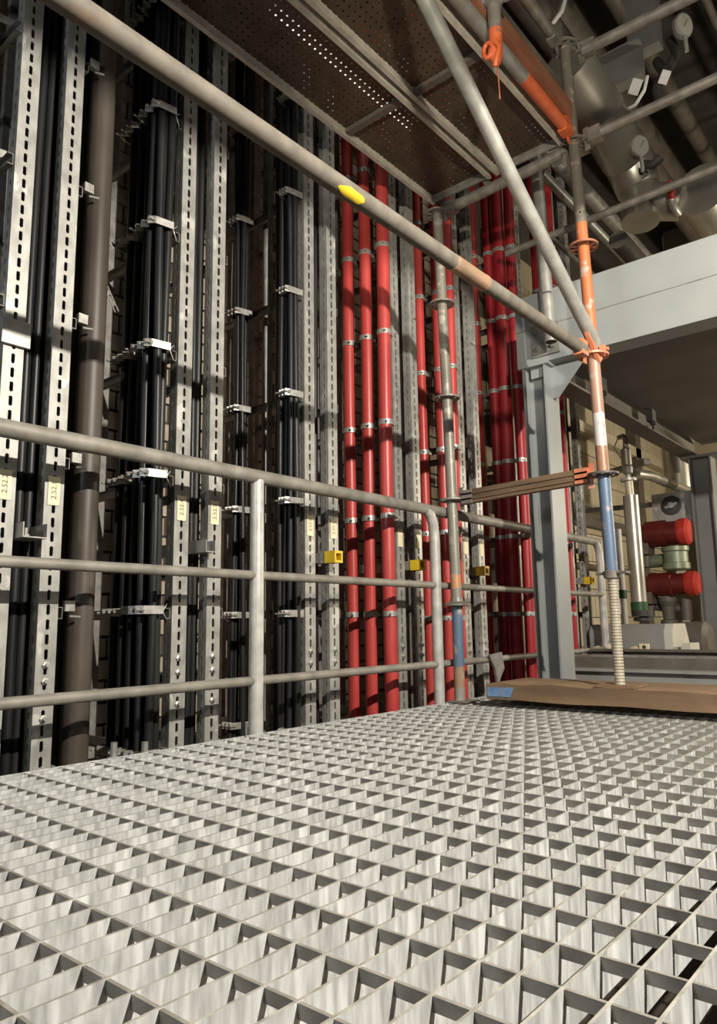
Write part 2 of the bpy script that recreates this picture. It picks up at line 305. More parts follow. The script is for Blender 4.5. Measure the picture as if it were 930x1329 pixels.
# ------------------------------------------------------------------ cable racks
FX = -2.0
CW, CD = 0.058, 0.044
ZB, ZT = -0.12, 4.2
def slotted_face(mb, o, du, nrm, w, z0, z1, pitch, sl, sw, th=0.0025):
    """flat strip of width w centred on o (3D at z=0), running up in z, with through slots; du = width direction"""
    du = Vector(du); z = z0; o = Vector(o)
    P = lambda u, zz: o+du*u+Vector((0, 0, zz))
    mb.add([P(-w/2, z0), P(-sw/2, z0), P(-sw/2, z1), P(-w/2, z1), P(sw/2, z0), P(w/2, z0), P(w/2, z1), P(sw/2, z1)], [(0, 1, 2, 3), (4, 5, 6, 7)])
    while z < z1-pitch:
        a, b = z+(pitch-sl)/2, z+(pitch+sl)/2; c = sw*0.32
        mb.add([P(-sw/2, z), P(sw/2, z), P(sw/2, a+c), P(sw/4, a), P(-sw/4, a), P(-sw/2, a+c)], [(0, 1, 2, 3, 4, 5)])
        mb.add([P(-sw/2, b-c), P(-sw/4, b), P(sw/4, b), P(sw/2, b-c), P(sw/2, z+pitch), P(-sw/2, z+pitch)], [(0, 1, 2, 3, 4, 5)])
        # slot reveals
        q = Vector(nrm)*(-0.006)
        ring = [P(sw/2, a+c), P(sw/2, b-c), P(sw/4, b), P(-sw/4, b), P(-sw/2, b-c), P(-sw/2, a+c), P(-sw/4, a), P(sw/4, a)]
        mb.add(ring+[p+q for p in ring], [(k, (k+1) % 8, 8+(k+1) % 8, 8+k) for k in range(8)])
        z += pitch
def channel_mesh():
    mb = MB()
    slotted_face(mb, (0, 0, 0), (0, 1, 0), (1, 0, 0), CW, ZB, ZT, 0.0415, 0.029, 0.0105)
    for s in (-1, 1):
        slotted_face(mb, (-CD/2, s*CW/2, 0), (1, 0, 0), (0, s, 0), CD, ZB, ZT, 0.0415, 0.020, 0.007)
        mb.box((-CD, min(s*CW/2, s*(CW/2-0.012)), ZB), (-CD+0.0025, max(s*CW/2, s*(CW/2-0.012)), ZT))
    return mb
chan_me = channel_mesh().mesh('front_channel', M['galv'])
rear_me = MB().box((-0.03, -0.02, ZB), (0.0, 0.02, ZT)).mesh('rear_channel', M['galv_dark'])
RUNGS = [-0.05+0.44*k for k in range(0, 7)]
def rung_mb(ln):
    mb = MB(); h = 0.034
    mb.box((-ln, -0.001, -h/2), (0, 0.001, h/2)); mb.box((-ln, -0.016, h/2-0.002), (0, -0.001, h/2)); mb.box((-ln, -0.016, -h/2), (0, -0.001, -h/2+0.002)); return mb
rung_me = rung_mb(0.50).mesh('rung', M['galv_dark'])
bolt_me = MB().lathe((0, 0, 0), (1, 0, 0), [(0.011, 0), (0.011, 0.006), (0.006, 0.008), (0.006, 0.016)], 6, False).mesh('bolt', M['clamp'])
plate_me = MB().box((0.001, -0.018, -0.042), (0.003, 0.018, 0.042)).mesh('label_plate', M['label'])
def text_mesh(s, size):
    c = bpy.data.curves.new('txt', 'FONT'); c.body = s; c.size = size; c.align_x = 'CENTER'; c.align_y = 'CENTER'
    o = bpy.data.objects.new('txt', c); col.objects.link(o); bpy.context.view_layer.update()
    me = bpy.data.meshes.new_from_object(o.evaluated_get(bpy.context.evaluated_depsgraph_get())); bpy.data.objects.remove(o)
    me.transform(Matrix(((0, 0, 1, 0), (1, 0, 0, 0), (0, 1, 0, 0), (0, 0, 0, 1)))@Matrix.Rotation(PI/2, 4, 'Z'))
    me.materials.clear(); me.materials.append(M['ink']); return me
PAIRS = [(0.865, 1.005), (1.45, 1.59), (2.07, 2.21), (2.67, 2.815), (3.24, 3.40), (3.86, 4.01), (4.57, 4.80)]
ORD = ['first', 'second', 'third', 'fourth', 'fifth', 'sixth', 'seventh']
NEAR = ['beside the brown pipe', 'right of the wide black cable bundle', 'just left of the three bright red pipes', 'just right of the three bright red pipes', 'behind the grey and blue scaffold standard', 'behind the grey steel column', 'seen beyond the grey steel column']
ladders = {}
for i, pr in enumerate(PAIRS):
    for s, y in zip((-1, 1), pr):
        side = 'left' if s < 0 else 'right'
        t = thing('cable_ladder', (FX, y, ZB), f'slotted rack channel, {side} of the {ORD[i]} pair, {NEAR[i]}', 'cable rack', 'slotted rack channels along the wall')
        ladders[(i, s)] = t
        inst('front_channel', chan_me, t, (FX, y, 0)); inst('rear_channel', rear_me, t, (FX-0.50, y+s*0.01, 0))
        for z in RUNGS: inst('rung', rung_me, t, (FX-0.01, y+s*(CW/2+0.018) if s > 0 else y-CW/2-0.002, z))
        if i < 5:
            for z in ((0.245, 0.20, 0.15, 0.10) if i < 2 else (0.245, 0.20, 0.15)): inst('bolt', bolt_me, t, (FX, y, z))
        if i < 5 or i == 6:
            p = inst('label_plate', plate_me, t, (FX, y-0.002, 0.74))
            if i < 3:
                tm = text_mesh(f'2.52.{(2 if s < 0 else 1) if i == 0 else 4-(s > 0) if i == 1 else 6-(s > 0)}', 0.022)
                inst('lettering', tm, p, (FX+0.0035, y-0.002, 0.742))
t = ladders[(0, -1)]
part('splice_plate', MB().box((FX, 0.825, 1.14), (FX+0.014, 0.905, 1.215)), 'clamp', t)
# bracket arms with caps, between the two channels of a pair
for i in range(7):
    if i == 5: continue
    y0, y1 = PAIRS[i]; cap = i >= 2
    yc = (y0+y1)/2 if i == 0 else y1-0.05; x0 = -1.955 if i != 2 else -1.94; z = 0.615
    hw = 0.035 if i == 0 else 0.021
    t = thing('bracket_arm', (x0, yc, z), [
        'plain U-shaped bracket end between the leftmost two rack channels', 'slotted strut bracket between channels beside the wide black bundle',
        'strut bracket with yellow end cap just left of the bright red pipes', 'strut bracket with yellow end cap just right of the bright red pipes',
        'strut bracket with yellow end cap behind the blue scaffold standard', '', 'strut bracket with yellow end cap beyond the grey column'][i], 'bracket', 'bracket arms on the racks')
    mb = MB(); x1 = x0-0.40
    mb.box((x1, yc-hw, z-0.021), (x0, yc+hw, z-0.0175)); mb.box((x1, yc-hw, z-0.0175), (x0, yc-hw+0.003, z+0.021)); mb.box((x1, yc+hw-0.003, z-0.0175), (x0, yc+hw, z+0.021))
    part('strut', mb, 'galv', t)
    part('bolt', MB().lathe((x0-0.06, yc, z-0.0175), (0, 0, 1), [(0.012, 0), (0.012, 0.012), (0.006, 0.013), (0.006, 0.03)], 6, False), 'clamp', t)
    if cap:
        mb = MB(); a = hw+0.003
        for lo, hi in (((-a, -0.024), (a, -0.014)), ((-a, 0.014), (a, 0.024)), ((-a, -0.014), (-a+0.009, 0.014)), ((a-0.009, -0.014), (a, 0.014))):
            mb.box((x0-0.045, yc+lo[0], z+lo[1]), (x0+0.012, yc+hi[0], z+hi[1]))
        part('end_cap', mb, 'yellow', t, 'yellow plastic end cap')

# clamps for pipes: band plus screw lug
def clamp_mesh(r):
    mb = MB(); w_ = 0.024; mb.lathe((0, 0, -w_/2), (0, 0, 1), [(r+0.0005, 0), (r+0.004, 0), (r+0.004, w_), (r+0.0005, w_)], 18, True)
    mb.box((-0.02, r, -0.008), (0.02, r+0.018, 0.008)); mb.tube([(r*0.6, -r*0.6, 0), (r*1.2, -r*1.2, 0)], 0.005, 6)
    return mb
def wander(x, y, z0, z1, amp, n=9):
    pts = []; a, b = random.uniform(0, 6), random.uniform(0, 6)
    for k in range(n+1):
        z = z0+(z1-z0)*k/n; pts.append((x+amp*math.sin(a+z*2.1), y+amp*math.sin(b+z*1.7), z))
    return pts
def vpipe(name, x, y, r, mat, label, cat='pipe', group=None, z0=-0.12, z1=4.2, clamps=True, amp=0.0, zs=None, off=0):
    t = thing(name, (x, y, z0), label, cat, group)
    part('tube', MB().tube(wander(x, y, z0, z1, amp, 14 if amp else 3), r, 16), mat, t)
    if clamps:
        me = clamp_mesh(r).mesh('clamp', M['clamp'])
        for z in (zs or RUNGS[1:]): inst('clamp', me, t, (x, y, z+off))
    return t
# three bright red pipes
for k, (x, lab) in enumerate(((-2.215, 'rearmost of the three bright red pipes, left of the other two'), (-2.105, 'middle one of the three bright red pipes'), (-1.995, 'foremost of the three bright red pipes, right of the other two'))):
    vpipe('red_pipe', x, 2.575, (0.029, 0.030, 0.031)[k], 'red', lab, 'pipe', 'three bright red pipes', amp=0.0035)
# thin red pipes around the blue standard
for k, (x, y, r) in enumerate(((-2.235, 3.12, 0.026), (-2.165, 3.12, 0.026), (-2.06, 3.14, 0.028), (-1.985, 3.14, 0.026))):
    vpipe('red_pipe', x, y, r, 'red', ['thin red pipe left of the blue scaffold standard, rear one of two', 'thin red pipe left of the blue scaffold standard, front one of two', 'thin red pipe hidden mostly behind the blue scaffold standard', 'thin red pipe just right of the blue scaffold standard'][k], 'pipe', 'thin red pipes by the blue standard', off=-0.02, amp=0.003)
# darker red pipes next to the steel column
for k, (x, y, r) in enumerate(((-2.155, 3.69, 0.034), (-2.058, 3.72, 0.030), (-1.985, 3.72, 0.036), (-1.912, 3.74, 0.030))):
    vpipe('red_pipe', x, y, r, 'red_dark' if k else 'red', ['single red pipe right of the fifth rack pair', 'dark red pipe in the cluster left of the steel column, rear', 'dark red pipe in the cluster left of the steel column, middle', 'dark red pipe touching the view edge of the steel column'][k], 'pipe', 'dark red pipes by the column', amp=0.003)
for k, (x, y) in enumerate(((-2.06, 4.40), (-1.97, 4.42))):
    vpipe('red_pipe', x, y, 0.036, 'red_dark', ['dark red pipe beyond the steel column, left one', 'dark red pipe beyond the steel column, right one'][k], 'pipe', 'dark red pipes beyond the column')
# brown pipes beside first pair
vpipe('brown_pipe', -2.045, 1.125, 0.041, 'brown', 'thick dull brown pipe right of the leftmost channel pair', 'pipe', zs=[0.39, 0.83, 1.27, 1.71, 2.15], clamps=False)
vpipe('brown_pipe', -2.135, 1.10, 0.038, 'brown', 'dull brown pipe tucked behind the front brown pipe', 'pipe', clamps=False)
# grey rod and tubes in the third bay
vpipe('conduit', -2.165, 2.0, 0.0115, 'galv_dark', 'thin grey steel conduit between black cables left of the third pair', 'conduit', amp=0.002, clamps=False)
vpipe('conduit', -2.30, 2.10, 0.017, 'galv_dark', 'thin grey steel conduit near the brick wall in the third bay', 'conduit', clamps=False)
# black cables
def bundle(name, spots_, r, label, group, z1=4.2, amp=0.006):
    for (x, y) in spots_:
        solo('cable', MB().tube(wander(x, y, -0.12, z1, amp, 16), r*random.uniform(0.85, 1.1), 8), 'black', label, 'cable', group)
bundle('a', [(x, 1.338+dy) for x, dy in [(-2.0, 0.0), (-2.022, 0.02), (-2.045, -0.006), (-2.068, 0.015), (-2.09, -0.004), (-2.115, 0.012), (-2.135, -0.008), (-2.16, 0.01), (-2.185, -0.006), (-2.21, 0.012), (-2.01, 0.035), (-2.04, 0.04), (-2.08, 0.035), (-2.115, 0.04), (-2.15, 0.035), (-2.185, 0.04)]], 0.0138,
       'black cable in the wide bundle left of the second channel pair', 'wide black cable bundle')
def gap_spots(i):  # rows of black tubes fill each gap so no wall shows through
    y0, y1 = PAIRS[i]; a, b = y0+0.045, y1+(0.02 if i == 0 else -0.03); n = max(2, round((b-a)/0.026)); st = (b-a)/n
    return [(-2.075, a+st*k) for k in range(n+1)]+[(-2.103, a+st*(k+0.5)) for k in range(n)]+[(-2.131, a+st*k) for k in range(n+1)]
for i, nm in ((0, 'leftmost'), (1, 'second'), (2, 'third'), (3, 'fourth'), (4, 'fifth'), (6, 'farthest')):
    bundle('b', gap_spots(i), 0.0142, f'black cable filling the narrow gap of the {nm} channel pair', f'cables inside {nm} pair', amp=0.003)
bundle('e', [(-2.315, 1.985), (-2.335, 2.01), (-2.355, 1.985), (-2.375, 2.005), (-2.345, 1.965)], 0.0125, 'black cable in the narrow bundle between second and third pair', 'narrow black cable bundle')
bundle('f', [(-2.005, 1.995), (-2.03, 2.0), (-2.055, 1.985), (-2.08, 2.0), (-2.02, 1.975), (-2.065, 1.97), (-2.105, 1.99)], 0.0125, 'black cable strapped just left of the third channel pair', 'black cables by third pair')
bundle('g', [(-2.09-0.03*k, PAIRS[0][0]-0.084+0.01*(k % 2)) for k in range(8)], 0.016, 'black cable at the extreme left edge, left of the first pair', 'cables at left edge')
# bundle clamps: a curved saddle with bolts, part of the rack that carries it
def saddle(y, x0, x1, t, z):
    mb = MB(); n = max(3, int((x0-x1)/0.06)); pts = []
    yy = y-0.035
    for k in range(n):
        a = x0-(x0-x1)*k/n; b = x0-(x0-x1)*(k+1)/n; c = (a+b)/2
        mb.bar((a, yy, z), (c, yy-0.018, z), 0.003, 0.026); mb.bar((c, yy-0.018, z), (b, yy, z), 0.003, 0.026)
    mb.bar((x0, yy, z), (x0+0.012, y+0.03, z), 0.003, 0.026); mb.bar((x1, yy, z), (x1-0.005, y+0.05, z), 0.003, 0.026)
    p = part('clamp', mb, 'clamp', t)
    for k in range(n+1):
        a = x0-(x0-x1)*k/n; part('bolt', MB().lathe((a, yy, z), (0, -1, 0), [(0.008, 0), (0.008, 0.008), (0.004, 0.009), (0.004, 0.028)], 6, False), 'clamp', p)
for z in RUNGS:
    saddle(1.34, -1.985, -2.10, ladders[(1, -1)], z+0.01); saddle(1.35, -2.13, -2.23, ladders[(1, -1)], z+0.005)
    saddle(1.99, -2.0, -2.05, ladders[(2, -1)], z); saddle(1.99, -2.31, -2.38, ladders[(2, -1)], z)
    saddle(PAIRS[0][0]-0.055, -2.06, -2.12, ladders[(0, -1)], z+0.03)
for z in RUNGS[1:]:
    part('clamp', MB().bar((-2.01, 1.055, z+0.02), (-2.01, 1.085, z+0.02), 0.02, 0.03).tube([(-2.0, 1.07, z-0.01), (-1.985, 1.095, z-0.012)], 0.004, 6), 'clamp', ladders[(0, 1)])
# wire loops tying the wide bundle to the rungs
for z in RUNGS[1:6]:
    solo('wire_tie', MB().tube([(-2.0, 1.40, z+0.03), (-1.985, 1.375, z+0.005), (-2.0, 1.40, z-0.02)], 0.0022, 6), 'clamp', 'bent wire tie between wide black bundle and second rack pair', 'wire tie', 'wire ties on wide bundle')
# crossing perforated straps on the wall behind
for k, (a, b) in enumerate((((-2.2, 1.12, 1.75), (-2.2, 1.30, 1.45)), ((-2.22, 1.10, 1.53), (-2.22, 1.30, 1.72)))):
    mb = MB(); a, b = Vector(a), Vector(b); n = 9
    for q in range(n):
        p0 = a+(b-a)*(q/n); p1 = a+(b-a)*((q+0.45)/n); p2 = a+(b-a)*((q+1)/n); mb.bar(p0, p1, 0.002, 0.02, (1, 0, 0) if False else (0, 0, 1))
        d = (b-a).normalized(); side = d.cross(Vector((1, 0, 0))).normalized()*0.0075
        for sg in (-1, 1): mb.bar(p1+side*sg, p2+side*sg, 0.002, 0.005)
    solo('perforated_strap', mb, 'galv_dark', ['perforated steel strap sloping down to the right behind brown pipe', 'perforated steel strap sloping up to the right behind brown pipe'][k], 'strap', 'crossed straps')
# loose fittings by the foot of the racks
for k, (x, y) in enumerate(((-1.95, 1.30), (-2.02, 1.24), (-1.93, 1.70), (-2.0, 1.75))):
    mb = MB().box((x-0.03, y-0.02, -0.13), (x+0.03, y+0.02, -0.125)).lathe((x, y, -0.125), (0, 0, 1), [(0.012, 0), (0.012, 0.06), (0.022, 0.065), (0.022, 0.085), (0.010, 0.09), (0.010, 0.13)], 8, False)
    solo('anchor_bolt', mb, 'clamp', ['anchor bolt at the foot of the wide black bundle, front', 'anchor bolt at the foot of the wide black bundle, rear', 'anchor bolt on the ledge left of the handrail post, front', 'anchor bolt on the ledge left of the handrail post, rear'][k], 'bolt', 'anchor bolts on the ledge')

# ------------------------------------------------------------------ steel mezzanine
t = thing('steel_column', (-1.54, 3.27, 0), 'light grey painted steel column standing behind the timber plank', 'column')
cx0, cx1, cy0, cy1 = -1.605, -1.485, 3.2, 3.345
part('flange', MB().box((cx0, cy0, 0.0), (cx0+0.009, cy1, 1.60)), 'paint', t)
part('flange', MB().box((cx1-0.009, cy0, 0.0), (cx1, cy1, 1.60)), 'paint', t)
part('web', MB().box((cx0+0.009, 3.269, 0.0), (cx1-0.009, 3.276, 1.60)), 'paint', t)
part('cap_plate', MB().box((cx0-0.02, cy0-0.01, 1.60), (cx1+0.02, cy1+0.01, 1.612)), 'paint', t)
part('base_plate', MB().box((cx0-0.04, cy0-0.03, 0.0), (cx1+0.04, cy1+0.03, 0.014)), 'paint', t)
part('gusset', MB().prism([(cx1, 3.27, 1.60), (cx1, 3.27, 1.44), (cx1+0.03, 3.27, 1.44), (cx1+0.17, 3.27, 1.60)], None, (0, 0.01, 0)), 'paint', t)
part('gusset', MB().prism([(cx0+0.03, 3.27, 1.60), (cx0+0.03, 3.27, 1.55), (cx1-0.02, 3.27, 1.55), (cx1-0.02, 3.27, 1.60)], None, (0, -0.04, 0)), 'paint', t)
t = thing('edge_girder', (0.5, 3.25, 1.62), 'wide light grey steel girder edging the deck above the column', 'beam')
part('web', MB().box((-1.63, 3.2, 1.625), (3.6, 3.215, 1.965)), 'paint', t)
part('flange', MB().box((-1.63, 3.2, 1.613), (3.6, 3.33, 1.625)), 'paint', t)
part('flange', MB().box((-1.63, 3.2, 1.965), (3.6, 3.33, 1.977)), 'paint', t)
part('weld_seam', MB().tube([(-1.63, 3.199, 1.795), (3.6, 3.199, 1.80)], 0.0025, 6), 'galv_dark', t)
part('splice_plate', MB().box((-1.545, 3.188, 1.64), (-1.40, 3.2, 1.80)), 'galv_dark', t)
for x, z in ((-1.52, 1.68), (-1.43, 1.68), (-1.52, 1.76), (-1.43, 1.76)):
    part('bolt', MB().lathe((x, 3.188, z), (0, -1, 0), [(0.014, 0), (0.014, 0.01), (0.008, 0.011), (0.008, 0.02)], 6, False), 'galv_dark', t)
t = thing('deck_plate', (0.5, 4.4, 1.63), 'dark brown underside of the steel deck at right', 'deck')
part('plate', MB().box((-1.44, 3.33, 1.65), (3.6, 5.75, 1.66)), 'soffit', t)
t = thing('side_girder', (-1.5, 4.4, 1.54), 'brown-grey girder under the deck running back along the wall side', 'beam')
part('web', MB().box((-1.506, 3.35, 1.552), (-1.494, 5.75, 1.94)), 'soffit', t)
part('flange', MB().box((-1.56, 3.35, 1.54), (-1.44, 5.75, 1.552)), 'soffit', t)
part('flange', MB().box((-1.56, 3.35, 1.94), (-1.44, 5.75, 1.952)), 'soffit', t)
for y in (3.75, 4.55):
    part('clip', MB().box((-1.44, y-0.035, 1.575), (-1.40, y+0.035, 1.65)).lathe((-1.41, y, 1.575), (0, 0, -1), [(0.02, 0), (0.02, 0.02), (0.008, 0.025), (0.008, 0.05)], 8), 'dark', t)
t = thing('steel_column', (-1.42, 5.65, -0.1), 'dark grey steel column at the right edge under the deck', 'column')
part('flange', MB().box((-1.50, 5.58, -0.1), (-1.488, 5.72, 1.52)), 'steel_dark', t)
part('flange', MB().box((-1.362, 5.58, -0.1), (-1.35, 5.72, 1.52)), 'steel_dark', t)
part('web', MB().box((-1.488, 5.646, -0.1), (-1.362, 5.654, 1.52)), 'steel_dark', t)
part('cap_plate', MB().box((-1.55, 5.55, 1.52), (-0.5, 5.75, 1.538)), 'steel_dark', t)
# kerb channels behind the plank
t = thing('kerb_channel', (-0.5, 3.78, 0), 'grey steel kerb channel crossing behind the timber plank', 'kerb')
part('plate', MB().box((-1.80, 3.75, -0.13), (3.0, 3.758, 0.085)), 'pump_grey', t)
part('lip', MB().box((-1.80, 3.72, 0.085), (3.0, 3.80, 0.100)), 'pump_grey', t)
part('web', MB().box((-1.80, 3.80, 0.04), (3.0, 3.81, 0.155)), 'dusty', t)
part('lip', MB().box((-1.80, 3.80, 0.155), (3.0, 3.86, 0.165)), 'galv_dark', t)
t = thing('kerb_channel', (-0.5, 4.3, 0), 'second dark kerb channel in front of the grey pump cover', 'kerb')
part('web', MB().box((-1.80, 4.30, -0.13), (3.0, 4.31, 0.165)), 'dusty', t)
part('lip', MB().box((-1.80, 4.27, 0.165), (3.0, 4.36, 0.178)), 'dusty', t)
solo('base_slab', MB().box((-1.80, 3.86, -0.2), (3.0, 9.3, -0.13)), 'concrete', 'concrete slab under the pump and valves', 'slab')

# timber plank and bearer
t = thing('scaffold_plank', (-0.6, 2.95, 0.052), 'worn brown timber plank with blue painted end lying across the grating', 'plank')
PLZ0, PLZ1, PY0, PY1 = 0.030, 0.094, 2.70, 3.06
mb = MB(); n = 40; x0, x1 = -1.59, 1.3; top = []; bot = []
for k in range(n+1):
    x = x0+(x1-x0)*k/n; e = 0.003*math.sin(k*1.9)+random.uniform(-0.003, 0.003); sk = 0.02*k/n
    top.append((x, PY0+sk+random.uniform(-0.003, 0.003), PLZ1+e-0.006*(k in (17, 18)))); bot.append((x, PY0+sk, PLZ0+0.002*math.sin(k)))
vs_ = top+bot+[(p[0], PY1, PLZ1) for p in top]+[(p[0], PY1, PLZ0) for p in bot]; m_ = n+1
mb.add(vs_, [(k, k+1, 2*m_+k+1, 2*m_+k) for k in range(n)]+[(2*m_+k, 2*m_+k+1, 3*m_+k+1, 3*m_+k) for k in range(n)]+[(3*m_+k, 3*m_+k+1, m_+k+1, m_+k) for k in range(n)]+[(0, 2*m_, 3*m_, m_), (n, m_+n, 3*m_+n, 2*m_+n)])
part('board', mb, 'wood', t)
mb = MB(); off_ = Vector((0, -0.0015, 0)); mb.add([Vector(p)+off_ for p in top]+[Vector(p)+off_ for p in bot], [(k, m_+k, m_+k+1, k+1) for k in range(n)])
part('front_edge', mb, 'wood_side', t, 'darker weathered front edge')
part('paint_mark', MB().add([(x0+0.004, PY0-0.004, PLZ0+0.012), (x0+0.11, PY0-0.003, PLZ0+0.012), (x0+0.125, PY0-0.003, PLZ1-0.012), (x0+0.004, PY0-0.004, PLZ1-0.016)], [(0, 1, 2, 3)]), 'blue', t, 'faded blue paint')
solo('timber_bearer', MB().box((-1.60, 2.93, 0.002), (1.2, 3.03, 0.0275)), 'wood_side', 'timber bearer under the plank', 'timber')

# ------------------------------------------------------------------ scaffold
SB = (-1.785, 2.79); SO = (-1.085, 2.79)
def rosette(x, y, z, mat, root):
    n = 48; mb = MB(); h = 0.0045
    def seg(r0, r1, a0, a1, m=3):
        A = [a0+(a1-a0)*k/m for k in range(m+1)]
        vs = [(x+r*math.cos(a), y+r*math.sin(a), z+s) for s in (-h, h) for r in (r0, r1) for a in A]; q = m+1
        fs = []
        for k in range(m):
            fs += [(k, q+k, q+k+1, k+1), (2*q+k, 2*q+k+1, 3*q+k+1, 3*q+k), (q+k, 3*q+k, 3*q+k+1, q+k+1), (k, k+1, 2*q+k+1, 2*q+k)]
        fs += [(0, 2*q, 3*q, q), (m, q+m, 3*q+m, 2*q+m)]; mb.add(vs, fs)
    for k in range(8):
        a = 2*PI*k/8; seg(0.0235, 0.034, a, a+PI/4); seg(0.052, 0.061, a, a+PI/4); seg(0.034, 0.052, a-0.13, a+0.13)
    return part('rosette', mb, mat, root)
def wedge_head(p, d, mat, root, rad=0.024):
    """ledger end: forked head gripping the rosette with a wedge, d = direction towards the standard"""
    d = Vector(d).normalized(); p = Vector(p); mb = MB()
    mb.bar(p-d*0.055, p, 0.040, 0.062); mb.bar(p, p+d*0.028, 0.034, 0.020, (0, 0, 1))
    hd = part('wedge_head', mb, mat, root)
    part('wedge', MB().bar(p+d*0.012+Vector((0, 0, 0.050)), p+d*0.006-Vector((0, 0, 0.055)), 0.006, 0.022, d), mat, hd)
SR = 0.0242
# blue/grey standard
t = thing('scaffold_standard', (SB[0], SB[1], 0), 'grey scaffold standard with blue painted foot beside the handrail', 'scaffold tube')
part('tube', MB().tube([(SB[0]+0.006, SB[1], 0.43), (SB[0]-0.01, SB[1], 1.4), (SB[0]-0.028, SB[1], 2.37)], SR, 18), 'blue_std', t)
part('foot_tube', MB().tube([(SB[0]+0.004, SB[1], 0.008), (SB[0]+0.006, SB[1], 0.43)], SR, 18), 'blue_std', t)
part('base_plate', MB().box((SB[0]-0.024, SB[1]-0.06, 0.0012), (SB[0]+0.07, SB[1]+0.06, 0.0085)), 'tube', t)
part('collar', MB().lathe((SB[0]+0.006, SB[1], 0.418), (0, 0, 1), [(0.026, 0), (0.062, 0.004), (0.062, 0.012), (0.030, 0.022), (0.0265, 0.04)], 20), 'tube', t)
for z, dx in ((0.905, 0), (1.395, -0.01), (1.87, -0.02), (2.345, -0.027)): rosette(SB[0]+dx, SB[1], z, 'tube', t)
# orange standard
t = thing('scaffold_standard', (SO[0], SO[1], 0), 'orange and blue scaffold standard on a threaded spindle standing on the plank', 'scaffold tube')
part('tube', MB().tube([(SO[0]+0.02, SO[1], 0.53), (SO[0]+0.006, SO[1], 1.4), (SO[0]-0.03, SO[1], 2.9)], SR, 18), 'orange_std', t)
sp = MB(); z = PLZ1+0.008; prof = []
while z < 0.53: prof += [(0.0175, z), (0.0195, z+0.003), (0.0195, z+0.006), (0.0175, z+0.009)]; z += 0.0115
sp.lathe((SO[0]+0.022, SO[1], 0), (0, 0, 1), prof, 16)
part('spindle', sp, 'spindle', t)
part('base_plate', MB().box((SO[0]-0.055, SO[1]-0.07, PLZ1+0.002), (SO[0]+0.10, SO[1]+0.07, PLZ1+0.010)), 'wood', t)
part('wing_nut', MB().lathe((SO[0]+0.02, SO[1], 0.505), (0, 0, 1), [(0.022, 0), (0.031, 0.004), (0.033, 0.03), (0.026, 0.034)], 16).bar((SO[0]-0.045, SO[1]+0.02, 0.528), (SO[0]+0.092, SO[1]-0.02, 0.528), 0.028, 0.009), 'tube', t)
for z, dx, mt in ((0.922, 0.013, 'dusty'), (1.418, 0.006, 'orange_worn'), (1.905, -0.006, 'toe'), (2.385, -0.018, 'tube'), (2.86, -0.03, 'tube')): rosette(SO[0]+dx, SO[1], z, mt, t)
part('hole', MB().lathe((SO[0]+0.0, SO[1]-0.0236, 2.05), (0, -1, 0), [(0.005, 0), (0.005, 0.001)], 10), 'dark', t)
# long ledger at 1.42
def ledger(name, a, b, mat, label, r=SR, heads=(True, True), hm=None, wall=0):
    a, b = Vector(a), Vector(b); t = thing(name, (a+b)/2, label, 'scaffold tube')
    part('tube', MB().tube([a, a+(b-a)*0.25, a+(b-a)*0.5, a+(b-a)*0.75, b], r, 18, wall=wall), mat, t)
    if heads[0]: wedge_head(a, a-b, hm or mat, t)
    if heads[1]: wedge_head(b, b-a, hm or mat, t)
    return t
t = ledger('scaffold_ledger', (-1.085, -0.8, 1.419), (-1.083, 2.70, 1.419), 'ledger', 'long grey scaffold ledger sloping across the view with a yellow paint mark', heads=(False, True), hm='orange_worn')
# yellow mark: a curved patch lying on the tube
mb = MB(); ring = []; na, nb = 10, 7
for k in range(nb+1):
    f = k/nb; y = 1.215+0.095*f; wdt = 0.75*math.sin(PI*min(max(f*0.9+0.07, 0), 1))+0.12*math.sin(9*f)
    for q in range(na+1):
        a = 0.85+wdt*(q/na-0.5)*1.7; ring.append((-1.084+(SR+0.0006)*math.cos(a), y+0.006*math.sin(a*5), 1.419-(SR+0.0006)*math.sin(a+0.0)))
mb.add(ring, [(k*(na+1)+q, k*(na+1)+q+1, (k+1)*(na+1)+q+1, (k+1)*(na+1)+q) for k in range(nb) for q in range(na)], True)
part('paint_mark', mb, 'yellow', t, 'splash of yellow paint')
part('coupler_sleeve', MB().tube([(-1.084, 1.74, 1.419), (-1.084, 1.93, 1.419)], SR+0.0012, 18), 'rust_patch', t, 'brown worn patch')
# diagonal brace
t = thing('scaffold_brace', (-1.06, 2.79, 1.43), 'bright grey diagonal scaffold brace running up to the left', 'scaffold tube')
part('tube', MB().tube([(-1.06, 2.77, 1.455), (-1.075, 2.2, 1.85), (-1.085, 0.9, 2.73)], 0.0262, 18), 'brace', t)
part('end_head', MB().bar((-1.055, 2.80, 1.40), (-1.06, 2.70, 1.50), 0.016, 0.055).lathe((-1.04, 2.775, 1.43), (1, 0, 0), [(0.02, 0), (0.02, 0.016), (0.008, 0.018), (0.008, 0.03)], 10), 'orange_worn', t)
